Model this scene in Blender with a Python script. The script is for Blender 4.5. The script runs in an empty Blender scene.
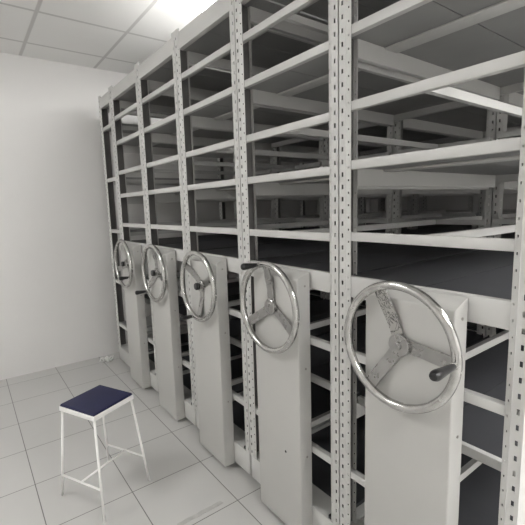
import bpy, bmesh, math, random
from mathutils import Vector, Matrix
random.seed(4)
scn = bpy.context.scene
COL = scn.collection
PI = math.pi

# ------------------------------------------------------------------ materials
def mat(name, col, rough=.5, metal=0., noise=0., nscale=8., bump=0., bscale=200., spec=.5, rnoise=0.):
    m = bpy.data.materials.new(name); m.use_nodes = True
    nt = m.node_tree; b = nt.nodes['Principled BSDF']
    b.inputs['Base Color'].default_value = (*col, 1)
    b.inputs['Roughness'].default_value = rough
    b.inputs['Metallic'].default_value = metal
    b.inputs['Specular IOR Level'].default_value = spec
    tc = nt.nodes.new('ShaderNodeTexCoord')
    if noise or rnoise:
        n = nt.nodes.new('ShaderNodeTexNoise'); n.inputs['Scale'].default_value = nscale
        n.inputs['Detail'].default_value = 5
        nt.links.new(tc.outputs['Object'], n.inputs['Vector'])
        if noise:
            r = nt.nodes.new('ShaderNodeMapRange')
            r.inputs['From Min'].default_value = .3; r.inputs['From Max'].default_value = .7
            r.inputs['To Min'].default_value = 1 - noise; r.inputs['To Max'].default_value = 1 + noise
            nt.links.new(n.outputs['Fac'], r.inputs['Value'])
            mx = nt.nodes.new('ShaderNodeVectorMath'); mx.operation = 'SCALE'
            mx.inputs[0].default_value = col
            nt.links.new(r.outputs['Result'], mx.inputs['Scale'])
            nt.links.new(mx.outputs['Vector'], b.inputs['Base Color'])
        if rnoise:
            r = nt.nodes.new('ShaderNodeMapRange')
            r.inputs['From Min'].default_value = .3; r.inputs['From Max'].default_value = .7
            r.inputs['To Min'].default_value = max(.02, rough - rnoise); r.inputs['To Max'].default_value = rough + rnoise
            nt.links.new(n.outputs['Fac'], r.inputs['Value'])
            nt.links.new(r.outputs['Result'], b.inputs['Roughness'])
    if bump:
        n2 = nt.nodes.new('ShaderNodeTexNoise'); n2.inputs['Scale'].default_value = bscale
        nt.links.new(tc.outputs['Object'], n2.inputs['Vector'])
        bp = nt.nodes.new('ShaderNodeBump'); bp.inputs['Strength'].default_value = bump
        bp.inputs['Distance'].default_value = .002
        nt.links.new(n2.outputs['Fac'], bp.inputs['Height'])
        nt.links.new(bp.outputs['Normal'], b.inputs['Normal'])
    return m

def emit(name, col, s):
    m = bpy.data.materials.new(name); m.use_nodes = True
    nt = m.node_tree; nt.nodes.clear()
    e = nt.nodes.new('ShaderNodeEmission'); e.inputs['Color'].default_value = (*col, 1); e.inputs['Strength'].default_value = s
    o = nt.nodes.new('ShaderNodeOutputMaterial'); nt.links.new(e.outputs[0], o.inputs[0])
    return m

PAINT = mat('grey_paint', (.60, .597, .58), .42, noise=.03, nscale=3, rnoise=.06)
PANEL = mat('panel_paint', (.52, .515, .495), .45, noise=.03, nscale=4, rnoise=.06)
BOARD = mat('shelf_board_paint', (.30, .30, .295), .5, noise=.08, nscale=4)
DARKBOARD = mat('dark_board_tone', (.055, .056, .062), .5, noise=.12, nscale=4)  # darker board colour, used from the deck down
CHROME = mat('chrome', (.55, .545, .53), .2, 1., noise=.12, nscale=30, rnoise=.1)
STEEL = mat('satin_steel', (.40, .395, .385), .30, .95, noise=.04, nscale=25, rnoise=.08)
BLACK = mat('black_plastic', (.012, .012, .013), .3)
DARKHOLE = mat('dark_mark', (.02, .02, .02), .8)
WALL = mat('wall_paint', (.80, .79, .775), .75, noise=.015, nscale=2, bump=.1, bscale=60)
NAVY = mat('navy_vinyl', (.011, .013, .055), .6, noise=.1, nscale=20, bump=.3, bscale=400)
WHITE = mat('white_enamel', (.90, .895, .87), .35, noise=.03, nscale=20)
PAPER = mat('white_paper', (.85, .85, .83), .8)
SCREW = mat('screw_steel', (.35, .34, .32), .4, .8)

def scuffed_spoke():
    m = mat('scuffed_steel', (.46, .45, .43), .42, .7)
    nt = m.node_tree; b = nt.nodes['Principled BSDF']
    tc = nt.nodes.new('ShaderNodeTexCoord')
    n = nt.nodes.new('ShaderNodeTexNoise'); n.inputs['Scale'].default_value = 38; n.inputs['Detail'].default_value = 3
    n.inputs['Distortion'].default_value = 2.5
    nt.links.new(tc.outputs['Object'], n.inputs['Vector'])
    r = nt.nodes.new('ShaderNodeValToRGB')
    r.color_ramp.elements[0].position = .40; r.color_ramp.elements[0].color = (.46, .45, .43, 1)
    r.color_ramp.elements[1].position = .47; r.color_ramp.elements[1].color = (.08, .08, .08, 1)
    e = r.color_ramp.elements.new(.53); e.color = (.46, .45, .43, 1)
    nt.links.new(n.outputs['Fac'], r.inputs['Fac'])
    nt.links.new(r.outputs['Color'], b.inputs['Base Color'])
    return m
SCUFF = scuffed_spoke()

def grid_mat(name, base, line, x0, y0, size, w, rough, var, metal=0., bevel=False, mottling=.02):
    """tiles laid out in world metres: a joint every `size` from (x0, y0)"""
    m = bpy.data.materials.new(name); m.use_nodes = True
    nt = m.node_tree; b = nt.nodes['Principled BSDF']; L = nt.links
    geo = nt.nodes.new('ShaderNodeNewGeometry')
    sep = nt.nodes.new('ShaderNodeSeparateXYZ'); L.new(geo.outputs['Position'], sep.inputs[0])
    def M(op, a, bb=None):
        n = nt.nodes.new('ShaderNodeMath'); n.operation = op
        for i, v in enumerate((a, bb)):
            if v is None: continue
            if isinstance(v, (int, float)): n.inputs[i].default_value = v
            else: L.new(v, n.inputs[i])
        return n.outputs[0]
    ds, cells = [], []
    for o, ax in ((x0, 'X'), (y0, 'Y')):
        q = M('DIVIDE', M('SUBTRACT', sep.outputs[ax], o), size)
        cells.append(M('FLOOR', q))
        fr = M('FRACT', q)
        ds.append(M('MINIMUM', fr, M('SUBTRACT', 1., fr)))
    d = M('MULTIPLY', M('MINIMUM', ds[0], ds[1]), size)
    mr = nt.nodes.new('ShaderNodeMapRange'); mr.interpolation_type = 'SMOOTHSTEP'
    mr.inputs['From Min'].default_value = w * .35; mr.inputs['From Max'].default_value = w * .75
    L.new(d, mr.inputs['Value'])
    cmb = nt.nodes.new('ShaderNodeCombineXYZ'); L.new(cells[0], cmb.inputs[0]); L.new(cells[1], cmb.inputs[1])
    wn = nt.nodes.new('ShaderNodeTexWhiteNoise'); L.new(cmb.outputs[0], wn.inputs['Vector'])
    nz = nt.nodes.new('ShaderNodeTexNoise'); nz.inputs['Scale'].default_value = 6; nz.inputs['Detail'].default_value = 6
    L.new(geo.outputs['Position'], nz.inputs['Vector'])
    f = M('ADD', M('ADD', 1 - var / 2 - mottling, M('MULTIPLY', wn.outputs['Value'], var)), M('MULTIPLY', nz.outputs['Fac'], mottling * 2))
    sc = nt.nodes.new('ShaderNodeVectorMath'); sc.operation = 'SCALE'; sc.inputs[0].default_value = base; L.new(f, sc.inputs['Scale'])
    mx = nt.nodes.new('ShaderNodeMix'); mx.data_type = 'RGBA'
    mx.inputs['A'].default_value = (*line, 1); L.new(sc.outputs['Vector'], mx.inputs['B']); L.new(mr.outputs['Result'], mx.inputs['Factor'])
    L.new(mx.outputs['Result'], b.inputs['Base Color'])
    b.inputs['Roughness'].default_value = rough
    bp = nt.nodes.new('ShaderNodeBump'); bp.inputs['Strength'].default_value = .4; bp.inputs['Distance'].default_value = .002
    L.new(mr.outputs['Result'], bp.inputs['Height']); L.new(bp.outputs['Normal'], b.inputs['Normal'])
    return m
TILE = grid_mat('floor_tile', (.56, .555, .54), (.15, .145, .14), 1.56, -.53, .395, .004, .3, .03)
CEIL = grid_mat('ceiling_tile', (.86, .855, .84), (.62, .61, .60), .338, .055, .6, .022, .85, .02)

# ------------------------------------------------------------------ mesh helpers
def box(bm, x0, x1, y0, y1, z0, z1):
    v = [bm.verts.new((x, y, z)) for x in (x0, x1) for y in (y0, y1) for z in (z0, z1)]
    for f in ((0, 1, 3, 2), (4, 6, 7, 5), (0, 4, 5, 1), (2, 3, 7, 6), (0, 2, 6, 4), (1, 5, 7, 3)):
        bm.faces.new([v[i] for i in f])
    return v

def frame_of(d):
    d = d.normalized()
    a = Vector((0, 0, 1)) if abs(d.z) < .9 else Vector((1, 0, 0))
    u = d.cross(a).normalized(); return u, d.cross(u).normalized()

def tube(bm, pts, radii, n=12, cap=True):
    """swept round bar through pts with a radius per point"""
    rings = []
    for i, p in enumerate(pts):
        p = Vector(p)
        d = Vector(pts[min(i + 1, len(pts) - 1)]) - Vector(pts[max(i - 1, 0)])
        u, v = frame_of(d)
        r = radii[i] if isinstance(radii, (list, tuple)) else radii
        rings.append([bm.verts.new(p + r * (math.cos(2 * PI * k / n) * u + math.sin(2 * PI * k / n) * v)) for k in range(n)])
    for a, b in zip(rings, rings[1:]):
        for k in range(n):
            f = bm.faces.new((a[k], a[(k + 1) % n], b[(k + 1) % n], b[k])); f.smooth = True
    if cap:
        bm.faces.new(rings[0]); bm.faces.new(rings[-1])

def lathe_y(bm, cx, cz, prof, n=24):
    """profile of (radius, y) turned about an axis along Y"""
    rings = [[bm.verts.new((cx + r * math.cos(2 * PI * k / n), y, cz + r * math.sin(2 * PI * k / n))) for k in range(n)] for r, y in prof]
    for a, b in zip(rings, rings[1:]):
        for k in range(n):
            f = bm.faces.new((a[k], a[(k + 1) % n], b[(k + 1) % n], b[k])); f.smooth = True
    bm.faces.new(rings[0]); bm.faces.new(rings[-1])

def bevel(bm, w, seg=2, edges=None):
    bmesh.ops.bevel(bm, geom=edges or bm.edges[:], offset=w, segments=seg, affect='EDGES', profile=.5, clamp_overlap=True)

def make(name, bm, material, parent=None, loc=None, autosmooth=False):
    bmesh.ops.recalc_face_normals(bm, faces=bm.faces[:])
    me = bpy.data.meshes.new(name); bm.to_mesh(me); bm.free()
    if autosmooth: me.shade_smooth(); me.set_sharp_from_angle(angle=math.radians(35))
    me.materials.append(material)
    o = bpy.data.objects.new(name, me); COL.objects.link(o)
    if parent: o.parent = parent
    if loc: o.location = loc
    return o

def put(name, me, parent, loc=(0, 0, 0)):
    o = bpy.data.objects.new(name, me); COL.objects.link(o); o.parent = parent; o.location = loc
    return o

def boxmesh(name, x0, x1, y0, y1, z0, z1, material, bev=0.):
    bm = bmesh.new(); box(bm, x0, x1, y0, y1, z0, z1)
    if bev: bevel(bm, bev, 2)
    bmesh.ops.recalc_face_normals(bm, faces=bm.faces[:])
    me = bpy.data.meshes.new(name); bm.to_mesh(me); bm.free(); me.materials.append(material)
    if bev: me.shade_smooth(); me.set_sharp_from_angle(angle=math.radians(35))
    return me

def thing(name, label, cat, loc=(0, 0, 0), group=None):
    o = bpy.data.objects.new(name, None); COL.objects.link(o); o.location = loc
    o.empty_display_size = .1
    o['label'] = label; o['category'] = cat
    if group: o['group'] = group
    return o

def tag(o, label, cat, group=None):
    o['label'] = label; o['category'] = cat
    if group: o['group'] = group
    return o

def struct(name, x0, x1, y0, y1, z0, z1, m):
    bm = bmesh.new(); box(bm, x0, x1, y0, y1, z0, z1)
    o = make(name, bm, m); o['kind'] = 'structure'; return o

# ------------------------------------------------------------------ the room
RX0, RX1, RY0, RY1, RZ = -.586, 6.4, -2.7, 4.1, 2.78
struct('floor', RX0 - .1, RX1 + .1, RY0 - .1, RY1 + .1, -.1, 0, TILE)
struct('ceiling', RX0 - .1, RX1 + .1, RY0 - .1, RY1 + .1, RZ, RZ + .1, CEIL)
struct('wall_left', RX0 - .1, RX0, RY0 - .1, RY1 + .1, 0, RZ, WALL)
struct('wall_right', RX1, RX1 + .1, RY0 - .1, RY1 + .1, 0, RZ, WALL)
struct('wall_front', RX0, RX1, RY0 - .1, RY0, 0, RZ, WALL)
struct('wall_back', RX0, RX1, RY1, RY1 + .1, 0, RZ, WALL)

# ------------------------------------------------------------------ shelving dimensions (metres)
W = .628                 # pitch of the carriages
BAY = 1.20               # length of one bay
NB = 3
PD = .07                 # depth of a post
BASE0, BASE1 = .031, .155
TOP = 2.441
DECK0, DECK1 = 1.119, 1.195
LEVELS = [2.222, 2.024, 1.782, 1.592, 1.347, .914, .700, .433]
BACK = .700              # its front bar sits behind the posts

FOLD_SHADE = mat('post_inside_shade', (.17, .165, .16), .55, .3)  # dark colour standing in for the shade inside the posts

def post_mesh(name, mirror):
    """folded sheet-metal upright: back flange, web, slotted front, chamfer with round-ish holes"""
    bm = bmesh.new()
    z0, z1, pitch = BASE1, 2.463, .043
    zs = [z0]; kind = []
    z = z0 + .018
    while z + pitch < z1 - .01:
        for a, k in ((z, None), (z + .015, 'slot'), (z + .0255, None), (z + .0325, 'hole')):
            zs.append(a); kind.append(k)
        z += pitch
    zs.append(z1); kind.append(None)
    # columns along the profile: (x, y), hole kind of the strip that ENDS there
    prof = [((.018, PD), None), ((.0115, PD), None), ((.0065, PD), 'hole'), ((0, PD), None), ((0, 0), None),
            ((.0088, 0), None), ((.0162, 0), 'slot'), ((.027, 0), None), ((.0285, -.0008), None), ((.0305, 0), None),
            ((.0355, .0018), None), ((.0395, .0034), 'hole'), ((.0455, .0058), None)]
    s = -1 if mirror else 1
    grid = [[bm.verts.new((s * x, y, zz)) for (x, y), _ in prof] for zz in zs]
    for i in range(len(zs) - 1):
        for j in range(len(prof) - 1):
            k = prof[j + 1][1]
            if k and k == kind[i]: continue
            bm.faces.new((grid[i][j], grid[i][j + 1], grid[i + 1][j + 1], grid[i + 1][j]))
    bmesh.ops.recalc_face_normals(bm, faces=bm.faces[:])
    # thickness goes to the inside of the fold
    c = [f for f in bm.faces if abs(f.normal.y) > .9 and f.calc_center_median().y < .001]
    inward = c[0].normal.y > 0
    bmesh.ops.solidify(bm, geom=bm.faces[:], thickness=-.0018 if not inward else .0018)
    bmesh.ops.recalc_face_normals(bm, faces=bm.faces[:])
    for f in bm.faces:                                   # shade inside the fold is painted on as a dark colour
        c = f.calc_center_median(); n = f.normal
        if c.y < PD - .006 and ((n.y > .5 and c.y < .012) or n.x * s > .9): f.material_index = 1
    me = bpy.data.meshes.new(name); bm.to_mesh(me); bm.free(); me.materials.append(PAINT); me.materials.append(FOLD_SHADE)
    return me
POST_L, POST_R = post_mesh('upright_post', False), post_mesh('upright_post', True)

OPEN = (2.222, 1.782, 1.347, .914, .433)
lift = {}
slit = False

def rack_parts(root, w, levels, halves, deck):
    """posts, beams and boards shared by every run of shelving; x from 0 to w"""
    e = .005
    for f in range(NB + 1):
        y = f * BAY
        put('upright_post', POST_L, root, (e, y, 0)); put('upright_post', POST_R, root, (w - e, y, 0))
    depth = NB * BAY + PD
    xi0, xi1 = e + .006, w - e - .006
    # base carriage: front fascia with a ledge, side channels, rear channel
    bm = bmesh.new(); box(bm, e + .003, w - e - .003, -.002, .10, BASE0, BASE1); bevel(bm, .003, 2)
    make('base_fascia', bm, PAINT, root, autosmooth=True)
    bm = bmesh.new()
    box(bm, e, e + .05, .10, depth, BASE0, BASE1 - .03); box(bm, w - e - .05, w - e, .10, depth, BASE0, BASE1 - .03)
    box(bm, e + .05, w - e - .05, depth - .05, depth, BASE0, BASE1 - .03)
    make('base_channel', bm, PAINT, root)
    bm = bmesh.new(); box(bm, e + .05, w - e - .05, .102, depth - .052, BASE1 - .03, BASE1 - .012)
    make('bottom_board', bm, DARKBOARD, root)
    for yy in (.25, depth - .3):
        for xx in (e + .07, w - e - .07):
            bm = bmesh.new(); r = .03
            tube(bm, [(xx - .012, yy, r), (xx + .012, yy, r)], r, 16)
            make('roller', bm, SCREW, root)
            bpy.context.view_layer.objects.active = None
    # board levels carry deep side beams, the levels between them are open frames of thin bars
    for lv in levels + [DECK1] * deck + [TOP]:
        top = lv == TOP; dk = deck and lv == DECK1
        frame = halves and lv in OPEN
        dz = lift.get(lv, 0)
        h = (TOP - 2.352) if top else (DECK1 - DECK0) if dk else .031
        nm = 'top_beam' if top else 'deck_beam' if dk else 'front_beam'
        fx0, fx1 = (e + .012, w - e - .012) if not top else (e + .033, w - e - .033)
        put(nm, boxmesh(nm, fx0, fx1, (.0062 if lv != BACK else .085) if not top else -.0005, .030 if lv != BACK else .105, lv - h, lv, PAINT, .0022), root, (0, 0, dz))
        if frame:
            z0, z1 = lv - .030, lv - .002
            cb = boxmesh('cross_bar', e + .012, w - e - .012, 0, .020, z0, z1, PAINT)
            for f in range(1, NB + 1): put('cross_bar', cb, root, (0, f * BAY - .022, dz))
            me = boxmesh('centre_bar', w / 2 - .010, w / 2 + .010, .032, BAY - .024, z0, z1, PAINT)
            for f in range(NB): put('centre_bar', me, root, (0, f * BAY, dz))
            continue
        bz1 = lv - .005 if not top else lv - .060
        bz0 = bz1 - .018
        sb0 = bz0 - (.062 if halves else .03)
        cb = boxmesh('cross_beam', e + .012, w - e - .012, 0, .028, bz0 - .036, bz0, PAINT)
        for f in range(1, NB + 1): put('cross_beam', cb, root, (0, f * BAY - .032, dz))
        for a, b in ((xi0 - .004, xi0 + .014), (xi1 - .014, xi1 + .004)):
            me = boxmesh('side_beam', a, b, PD + .001, BAY - .034, sb0, bz0, PAINT)
            for f in range(NB): put('side_beam', me, root, (0, f * BAY, dz))
        seg = [(xi0, w / 2 - .002), (w / 2 + .002, xi1)] if halves else [(xi0, xi1)]
        if top and slit:
            seg = [(xi0, .104), (.119, w / 2 - .002), seg[1]]
        for a, b in seg:
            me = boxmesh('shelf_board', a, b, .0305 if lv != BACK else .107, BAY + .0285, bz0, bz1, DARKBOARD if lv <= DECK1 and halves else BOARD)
            for f in range(NB): put('shelf_board', me, root, (0, f * BAY + .0005 * f, dz))
        if halves and lv > DECK1:
            put('stiffener', boxmesh('stiffener', xi0 + .016, xi1 - .016, .215, .290, bz0 - .008, bz0, PAINT, .003), root, (0, 0, dz))

def drive_cover_mesh():
    """pressed steel cover: rounded front edges, thin lip at the back"""
    bm = bmesh.new()
    x0, x1, y0, y1, z0, z1 = .174, .472, -.068, -.003, .026, 1.166
    vs = box(bm, x0, x1, y0, y1, z0, z1)
    for v in vs:
        if v.co.z > 1 and v.co.y > -.01: v.co.z += .024      # top slopes up to the deck beam
    es = [e for e in bm.edges if all(abs(v.co.y - y0) < 1e-5 for v in e.verts)]
    bevel(bm, .007, 3, es)
    return bm

CX, CZ, WY = W / 2, 1.031, -.100
RC, RT = .1835, .0132

def hand_wheel(root, spokes, grip, knob, length, scuff_first=False):
    bm = bmesh.new()
    n = 72; m = 14; rings = []
    for i in range(n):
        a = 2 * PI * i / n
        rings.append([bm.verts.new((CX + (RC + RT * math.cos(2 * PI * k / m)) * math.cos(a), WY + RT * math.sin(2 * PI * k / m),
                                    CZ + (RC + RT * math.cos(2 * PI * k / m)) * math.sin(a))) for k in range(m)])
    for i in range(n):
        a, b = rings[i], rings[(i + 1) % n]
        for k in range(m):
            f = bm.faces.new((a[k], a[(k + 1) % m], b[(k + 1) % m], b[k])); f.smooth = True
    wheel = make('hand_wheel', bm, CHROME, root); wheel['label'] = 'chrome hand wheel'
    hy = -.076 if knob else -.082                                    # face of the dished hub
    for i, ang in enumerate(spokes):
        a = math.radians(ang); u = Vector((math.cos(a), 0, math.sin(a))); t = Vector((-math.sin(a), 0, math.cos(a)))
        bm = bmesh.new(); hw = .020
        pr = [(.018, hy + .004), (.075, hy + .002), (.120, hy - .006), (RC - .002, WY + .004)]
        rows = []
        for r, y in pr:
            p = Vector((CX, 0, CZ)) + r * u
            rows.append([bm.verts.new((q.x, yy, q.z)) for q, yy in ((p - hw * t, y), (p + hw * t, y), (p + hw * t, y + .006), (p - hw * t, y + .006))])
        for A, B in zip(rows, rows[1:]):
            for k in range(4): bm.faces.new((A[k], A[(k + 1) % 4], B[(k + 1) % 4], B[k]))
        bm.faces.new(rows[0]); bm.faces.new(rows[-1])
        make('spoke', bm, SCUFF if scuff_first and i == 0 else STEEL, wheel)
    bm = bmesh.new()
    lathe_y(bm, CX, CZ, [(.021, -.068), (.021, hy + .004), (.034, hy + .003), (.0345, hy - .006), (.032, hy - .008), (.012, hy - .008), (.011, hy - .013), (.009, hy - .014)], 32)
    make('hub', bm, STEEL, wheel, autosmooth=True)
    if knob:
        bm = bmesh.new(); lathe_y(bm, CX, CZ, [(.019, hy - .0085), (.020, hy - .010), (.020, hy - .016), (.015, hy - .018)], 24)
        make('collar', bm, CHROME, wheel, autosmooth=True)
        bm = bmesh.new(); lathe_y(bm, CX, CZ, [(.016, hy - .018), (.0205, hy - .020), (.0205, hy - .032), (.017, hy - .036), (.006, hy - .037)], 24)
        k = make('lock_knob', bm, BLACK, wheel, autosmooth=True); k['label'] = 'black lock knob'
    a = math.radians(grip); gx, gz = CX + RC * math.cos(a), CZ + RC * math.sin(a)
    bm = bmesh.new(); lathe_y(bm, gx, gz, [(.007, WY), (.0075, WY - .012), (.010, WY - .013), (.010, WY - .019), (.007, WY - .020)], 20)
    make('ferrule', bm, CHROME, wheel, autosmooth=True)
    y = WY - .020
    bm = bmesh.new(); lathe_y(bm, gx, gz, [(q * .86, y - t * length) for q, t in ((.009, 0), (.0105, .04), (.0125, .31), (.0155, .63), (.0172, .8), (.0165, .9), (.0125, .975), (.005, 1))], 24)
    h = make('handle', bm, BLACK, wheel, autosmooth=True); h['label'] = 'black tapered crank handle'
    return wheel

def copy_tree(o, parent=None):
    c = o.copy(); COL.objects.link(c)
    if parent: c.parent = parent
    for ch in list(o.children): copy_tree(ch, c)
    return c

# ------------------------------------------------------------------ carriages
def carriage_proto():
    root = thing('mobile_shelving_carriage', 'x', 'shelving', (0, 0, 0), 'mobile shelving carriages in a row')
    rack_parts(root, W, LEVELS, True, 1)
    make('drive_cover', drive_cover_mesh(), PANEL, root, autosmooth=True)
    for z in (1.135, .79, .40):
        bm = bmesh.new(); tube(bm, [(.4715, -.030, z), (.4745, -.030, z)], .0045, 12); make('screw', bm, SCREW, root)
    for x in (.0345 + .002, W - .0365):
        for z in (1.175, 1.137):
            bm = bmesh.new(); lathe_y(bm, x, z, [(.0062, .0062), (.0062, .0010), (.0045, -.0005)], 12); make('bolt', bm, PAINT, root)
    for x in (W - .060,):
        bm = bmesh.new(); box(bm, x - .007, x + .007, .004, .020, BASE1 - .001, BASE1 + .014); make('foot_clip', bm, BLACK, root)
    return root

proto = carriage_proto()
wheels = [  # spokes, handle angle, knob
    ((80, -40, -160), -28, True, .070), ((100, -20, -140), -130, True, .072), ((145, 25, -95), -106, True, .066),
    ((93, -27, -147), 103, False, .074), ((112, -2, -123), 0, False, .096)]
labels = ['grey mobile shelving carriage farthest down the row beside the narrow rack, its wheel smallest',
          'grey mobile shelving carriage second from the far end, handle at its wheel\'s lower left',
          'grey mobile shelving carriage in the middle of the row, third from either end',
          'grey mobile shelving carriage with handle atop its wheel and dark dot on its cover',
          'nearest and largest grey mobile shelving carriage, scuffed wheel spoke, crank handle on the right']
roots = [proto] + [copy_tree(proto) for _ in range(2)]
slit = True                 # the fourth carriage has a gap in its top boards
roots.append(carriage_proto())
slit = False
lift = {2.222: .017, 2.024: .016, 1.782: .016, 1.592: .010, 1.347: .007}   # the nearest carriage has its shelves set a little higher
roots.append(carriage_proto())
lift = {}
for k, r in enumerate(roots):
    r.location = (k * W, 0, 0); r['label'] = labels[k]
    sp, gr, kn, ln = wheels[k]
    hand_wheel(r, sp, gr, kn, ln, scuff_first=(k == 4))
# black dot on the cover of the fourth carriage
bm = bmesh.new(); lathe_y(bm, .377, .392, [(.0055, -.0675), (.0055, -.0690), (.003, -.0695)], 14)
make('plug', bm, BLACK, roots[3])

# narrow single-sided rack between the first carriage and the end wall
W0 = .343
rk = thing('narrow_shelving_rack', 'narrow grey shelving rack without wheel or cover, next to the end wall', 'shelving', (-W0, 0, 0))
rack_parts(rk, W0, [2.190, 1.742, 1.283, .815, .393], False, 0)

# ------------------------------------------------------------------ stool
st = thing('stool', 'small square stool with navy seat and thin white metal legs on the tiled floor', 'stool', (1.438, -.634, 0))
ux = Vector((-.43, .903, 0)).normalized(); uy = Vector((-ux.y, ux.x, 0))
def SP(a, b, z): q = ux * a + uy * b; return Vector((q.x, q.y, z))
HS, SZ = .126, .500
def slab(h0, h1, z0, z1, bev, seg=3):
    bm = bmesh.new()
    lo = [bm.verts.new(SP(a * h0, b * h0, z0)) for a, b in ((-1, -1), (1, -1), (1, 1), (-1, 1))]
    hi = [bm.verts.new(SP(a * h1, b * h1, z1)) for a, b in ((-1, -1), (1, -1), (1, 1), (-1, 1))]
    bm.faces.new(lo); bm.faces.new(hi)
    for k in range(4): bm.faces.new((lo[k], lo[(k + 1) % 4], hi[(k + 1) % 4], hi[k]))
    bevel(bm, bev, seg); return bm
make('seat_frame', slab(HS, HS, SZ - .030, SZ - .006, .003), WHITE, st, autosmooth=True)
make('seat_pad', slab(HS - .002, HS - .006, SZ - .006, SZ + .006, .004), NAVY, st, autosmooth=True)
LR = .0062
corner = {}
feet = {(-1, -1): (1.672, -.702, 0), (1, -1): (1.530, -.428, 0), (1, 1): (1.207, -.550, 0), (-1, 1): (1.349, -.824, 0)}
for a, b in ((-1, -1), (1, -1), (1, 1), (-1, 1)):
    t0 = SP(a * .116, b * .116, SZ - .03)
    f0 = Vector(feet[(a, b)]) - Vector((1.438, -.634, 0)) + Vector((0, 0, LR))
    corner[(a, b)] = (t0, f0)
    bm = bmesh.new(); tube(bm, [f0 - Vector((0, 0, LR)), t0], LR, 12); make('leg', bm, WHITE, st)
def on(c, z):
    t0, f0 = corner[c]; k = (z - f0.z) / (t0.z - f0.z); return f0.lerp(t0, k)
zs = .155
# front corner = (-1, 1)/( -1,-1): stretchers join front-left and right-back pairs, one bar joins their middles
mids = []
for c0, c1 in (((-1, -1), (-1, 1)), ((1, -1), (1, 1))):
    p, q = on(c0, .145), on(c1, .115)
    bm = bmesh.new(); tube(bm, [p, q], .0052, 10); make('stretcher', bm, WHITE, st); mids.append((p + q) / 2)
bm = bmesh.new(); tube(bm, mids, .0052, 10); make('stretcher', bm, WHITE, st)

# ------------------------------------------------------------------ small things on the floor
bm = bmesh.new()
rnd = random.Random(3)
for i in range(7):                      # a few twisted ribbons of torn paper
    a = rnd.uniform(0, 2 * PI); c = Vector((rnd.uniform(-.03, .03), rnd.uniform(-.045, .045), .012))
    L = [c + Vector((math.cos(a + t * 1.3) * t * .028, math.sin(a + t * 1.1) * t * .034, max(-.003, .016 + .026 * math.sin(t * 2.2 + i)))) for t in (-1, -.5, 0, .5, 1)]
    tube(bm, L, [.004, .008, .009, .008, .004], 7)
o = make('paper_scrap', bm, PAPER, None, (-.40, -.105, 0)); tag(o, 'crumpled white paper scrap lying on the floor by the end wall', 'litter')
TAPE = mat('worn_tape', (.50, .495, .48), .22, noise=.12, nscale=25)
bm = bmesh.new(); 
pts = [(1.903 + .0015 * math.sin(i * 2.1), -.44 + i * .026) for i in range(10)]
lo = [bm.verts.new((x, y, .0002)) for x, y in pts]; hi = [bm.verts.new((x + .024 + .002 * math.sin(i * 3.3), y + .006 * (i == 9), .0002)) for i, (x, y) in enumerate(pts)]
for i in range(9): bm.faces.new((lo[i], hi[i], hi[i + 1], lo[i + 1]))
r = bmesh.ops.extrude_face_region(bm, geom=bm.faces[:])
for v in [q for q in r['geom'] if isinstance(q, bmesh.types.BMVert)]: v.co.z += .0008
o = make('tape_strip', bm, TAPE); tag(o, 'worn strip of clear tape stuck on a floor tile in front of the shelving', 'tape')

# ------------------------------------------------------------------ ceiling lights and added fill panels
LIGHT = emit('light_diffuser', (1.0, .99, .975), 22.0)
spots = [((1.290, .670, .29, .57), 'ceiling light above the middle of the shelving, the bright glow at the top edge'),
         ((4.838, -.245, .30, .60), 'ceiling light beside the open end of the row, over the aisle edge'),
         ((4.238, 2.455, .30, .60), 'added unseen fill light deep beside the open end of the row'),  # added out of view to brighten the shelf interiors from the side
         ((1.238, -2.045, .30, .30), 'added unseen small square fill light over the aisle opposite the shelving'),  # unseen fill, added to keep the fronts and left wall bright
         ((5.438, 1.255, .30, .60), 'added unseen fill light near the right wall of the room')]  # another added unseen panel, more sideways light into the shelving
for (x, y, hx, hy), lab in spots:
    r = thing('ceiling_light', lab, 'ceiling light', (x, y, RZ - .042), 'ceiling light panels')
    bm = bmesh.new(); box(bm, -hx + .004, hx - .004, -hy + .004, hy - .004, .034, .042); make('back_plate', bm, WHITE, r)
    bm = bmesh.new(); box(bm, -hx + .006, hx - .006, -hy + .006, hy - .006, 0, .034); bevel(bm, .012, 2); make('diffuser', bm, LIGHT, r)

# ------------------------------------------------------------------ camera (values from a fit to the photograph)
f, yaw, pit, roll = 399.06, .9304, .1400, -.0293
C = Vector((3.5059, -1.0891, 1.4541))
fw = Vector((-math.sin(yaw) * math.cos(pit), math.cos(yaw) * math.cos(pit), -math.sin(pit)))
r = fw.cross(Vector((0, 0, 1))).normalized(); u = r.cross(fw)
r2 = r * math.cos(roll) + u * math.sin(roll); u2 = -r * math.sin(roll) + u * math.cos(roll)
cam = bpy.data.cameras.new('camera'); co = bpy.data.objects.new('camera', cam); COL.objects.link(co)
M = Matrix((r2, u2, -fw)).transposed().to_4x4(); M.translation = C
co.matrix_world = M
cam.sensor_fit = 'HORIZONTAL'; cam.sensor_width = 36; cam.lens = f * 36 / 525
cam.shift_x = -.5 / 525; cam.clip_start = .02
scn.camera = co

w = bpy.data.worlds.new('world'); scn.world = w; w.use_nodes = True
w.node_tree.nodes['Background'].inputs['Color'].default_value = (.8, .8, .8, 1)
w.node_tree.nodes['Background'].inputs['Strength'].default_value = .3
vs = scn.view_settings
vs.view_transform = 'Standard'; vs.look = 'None'; vs.gamma = 1; vs.use_curve_mapping = False; vs.exposure = 0.06
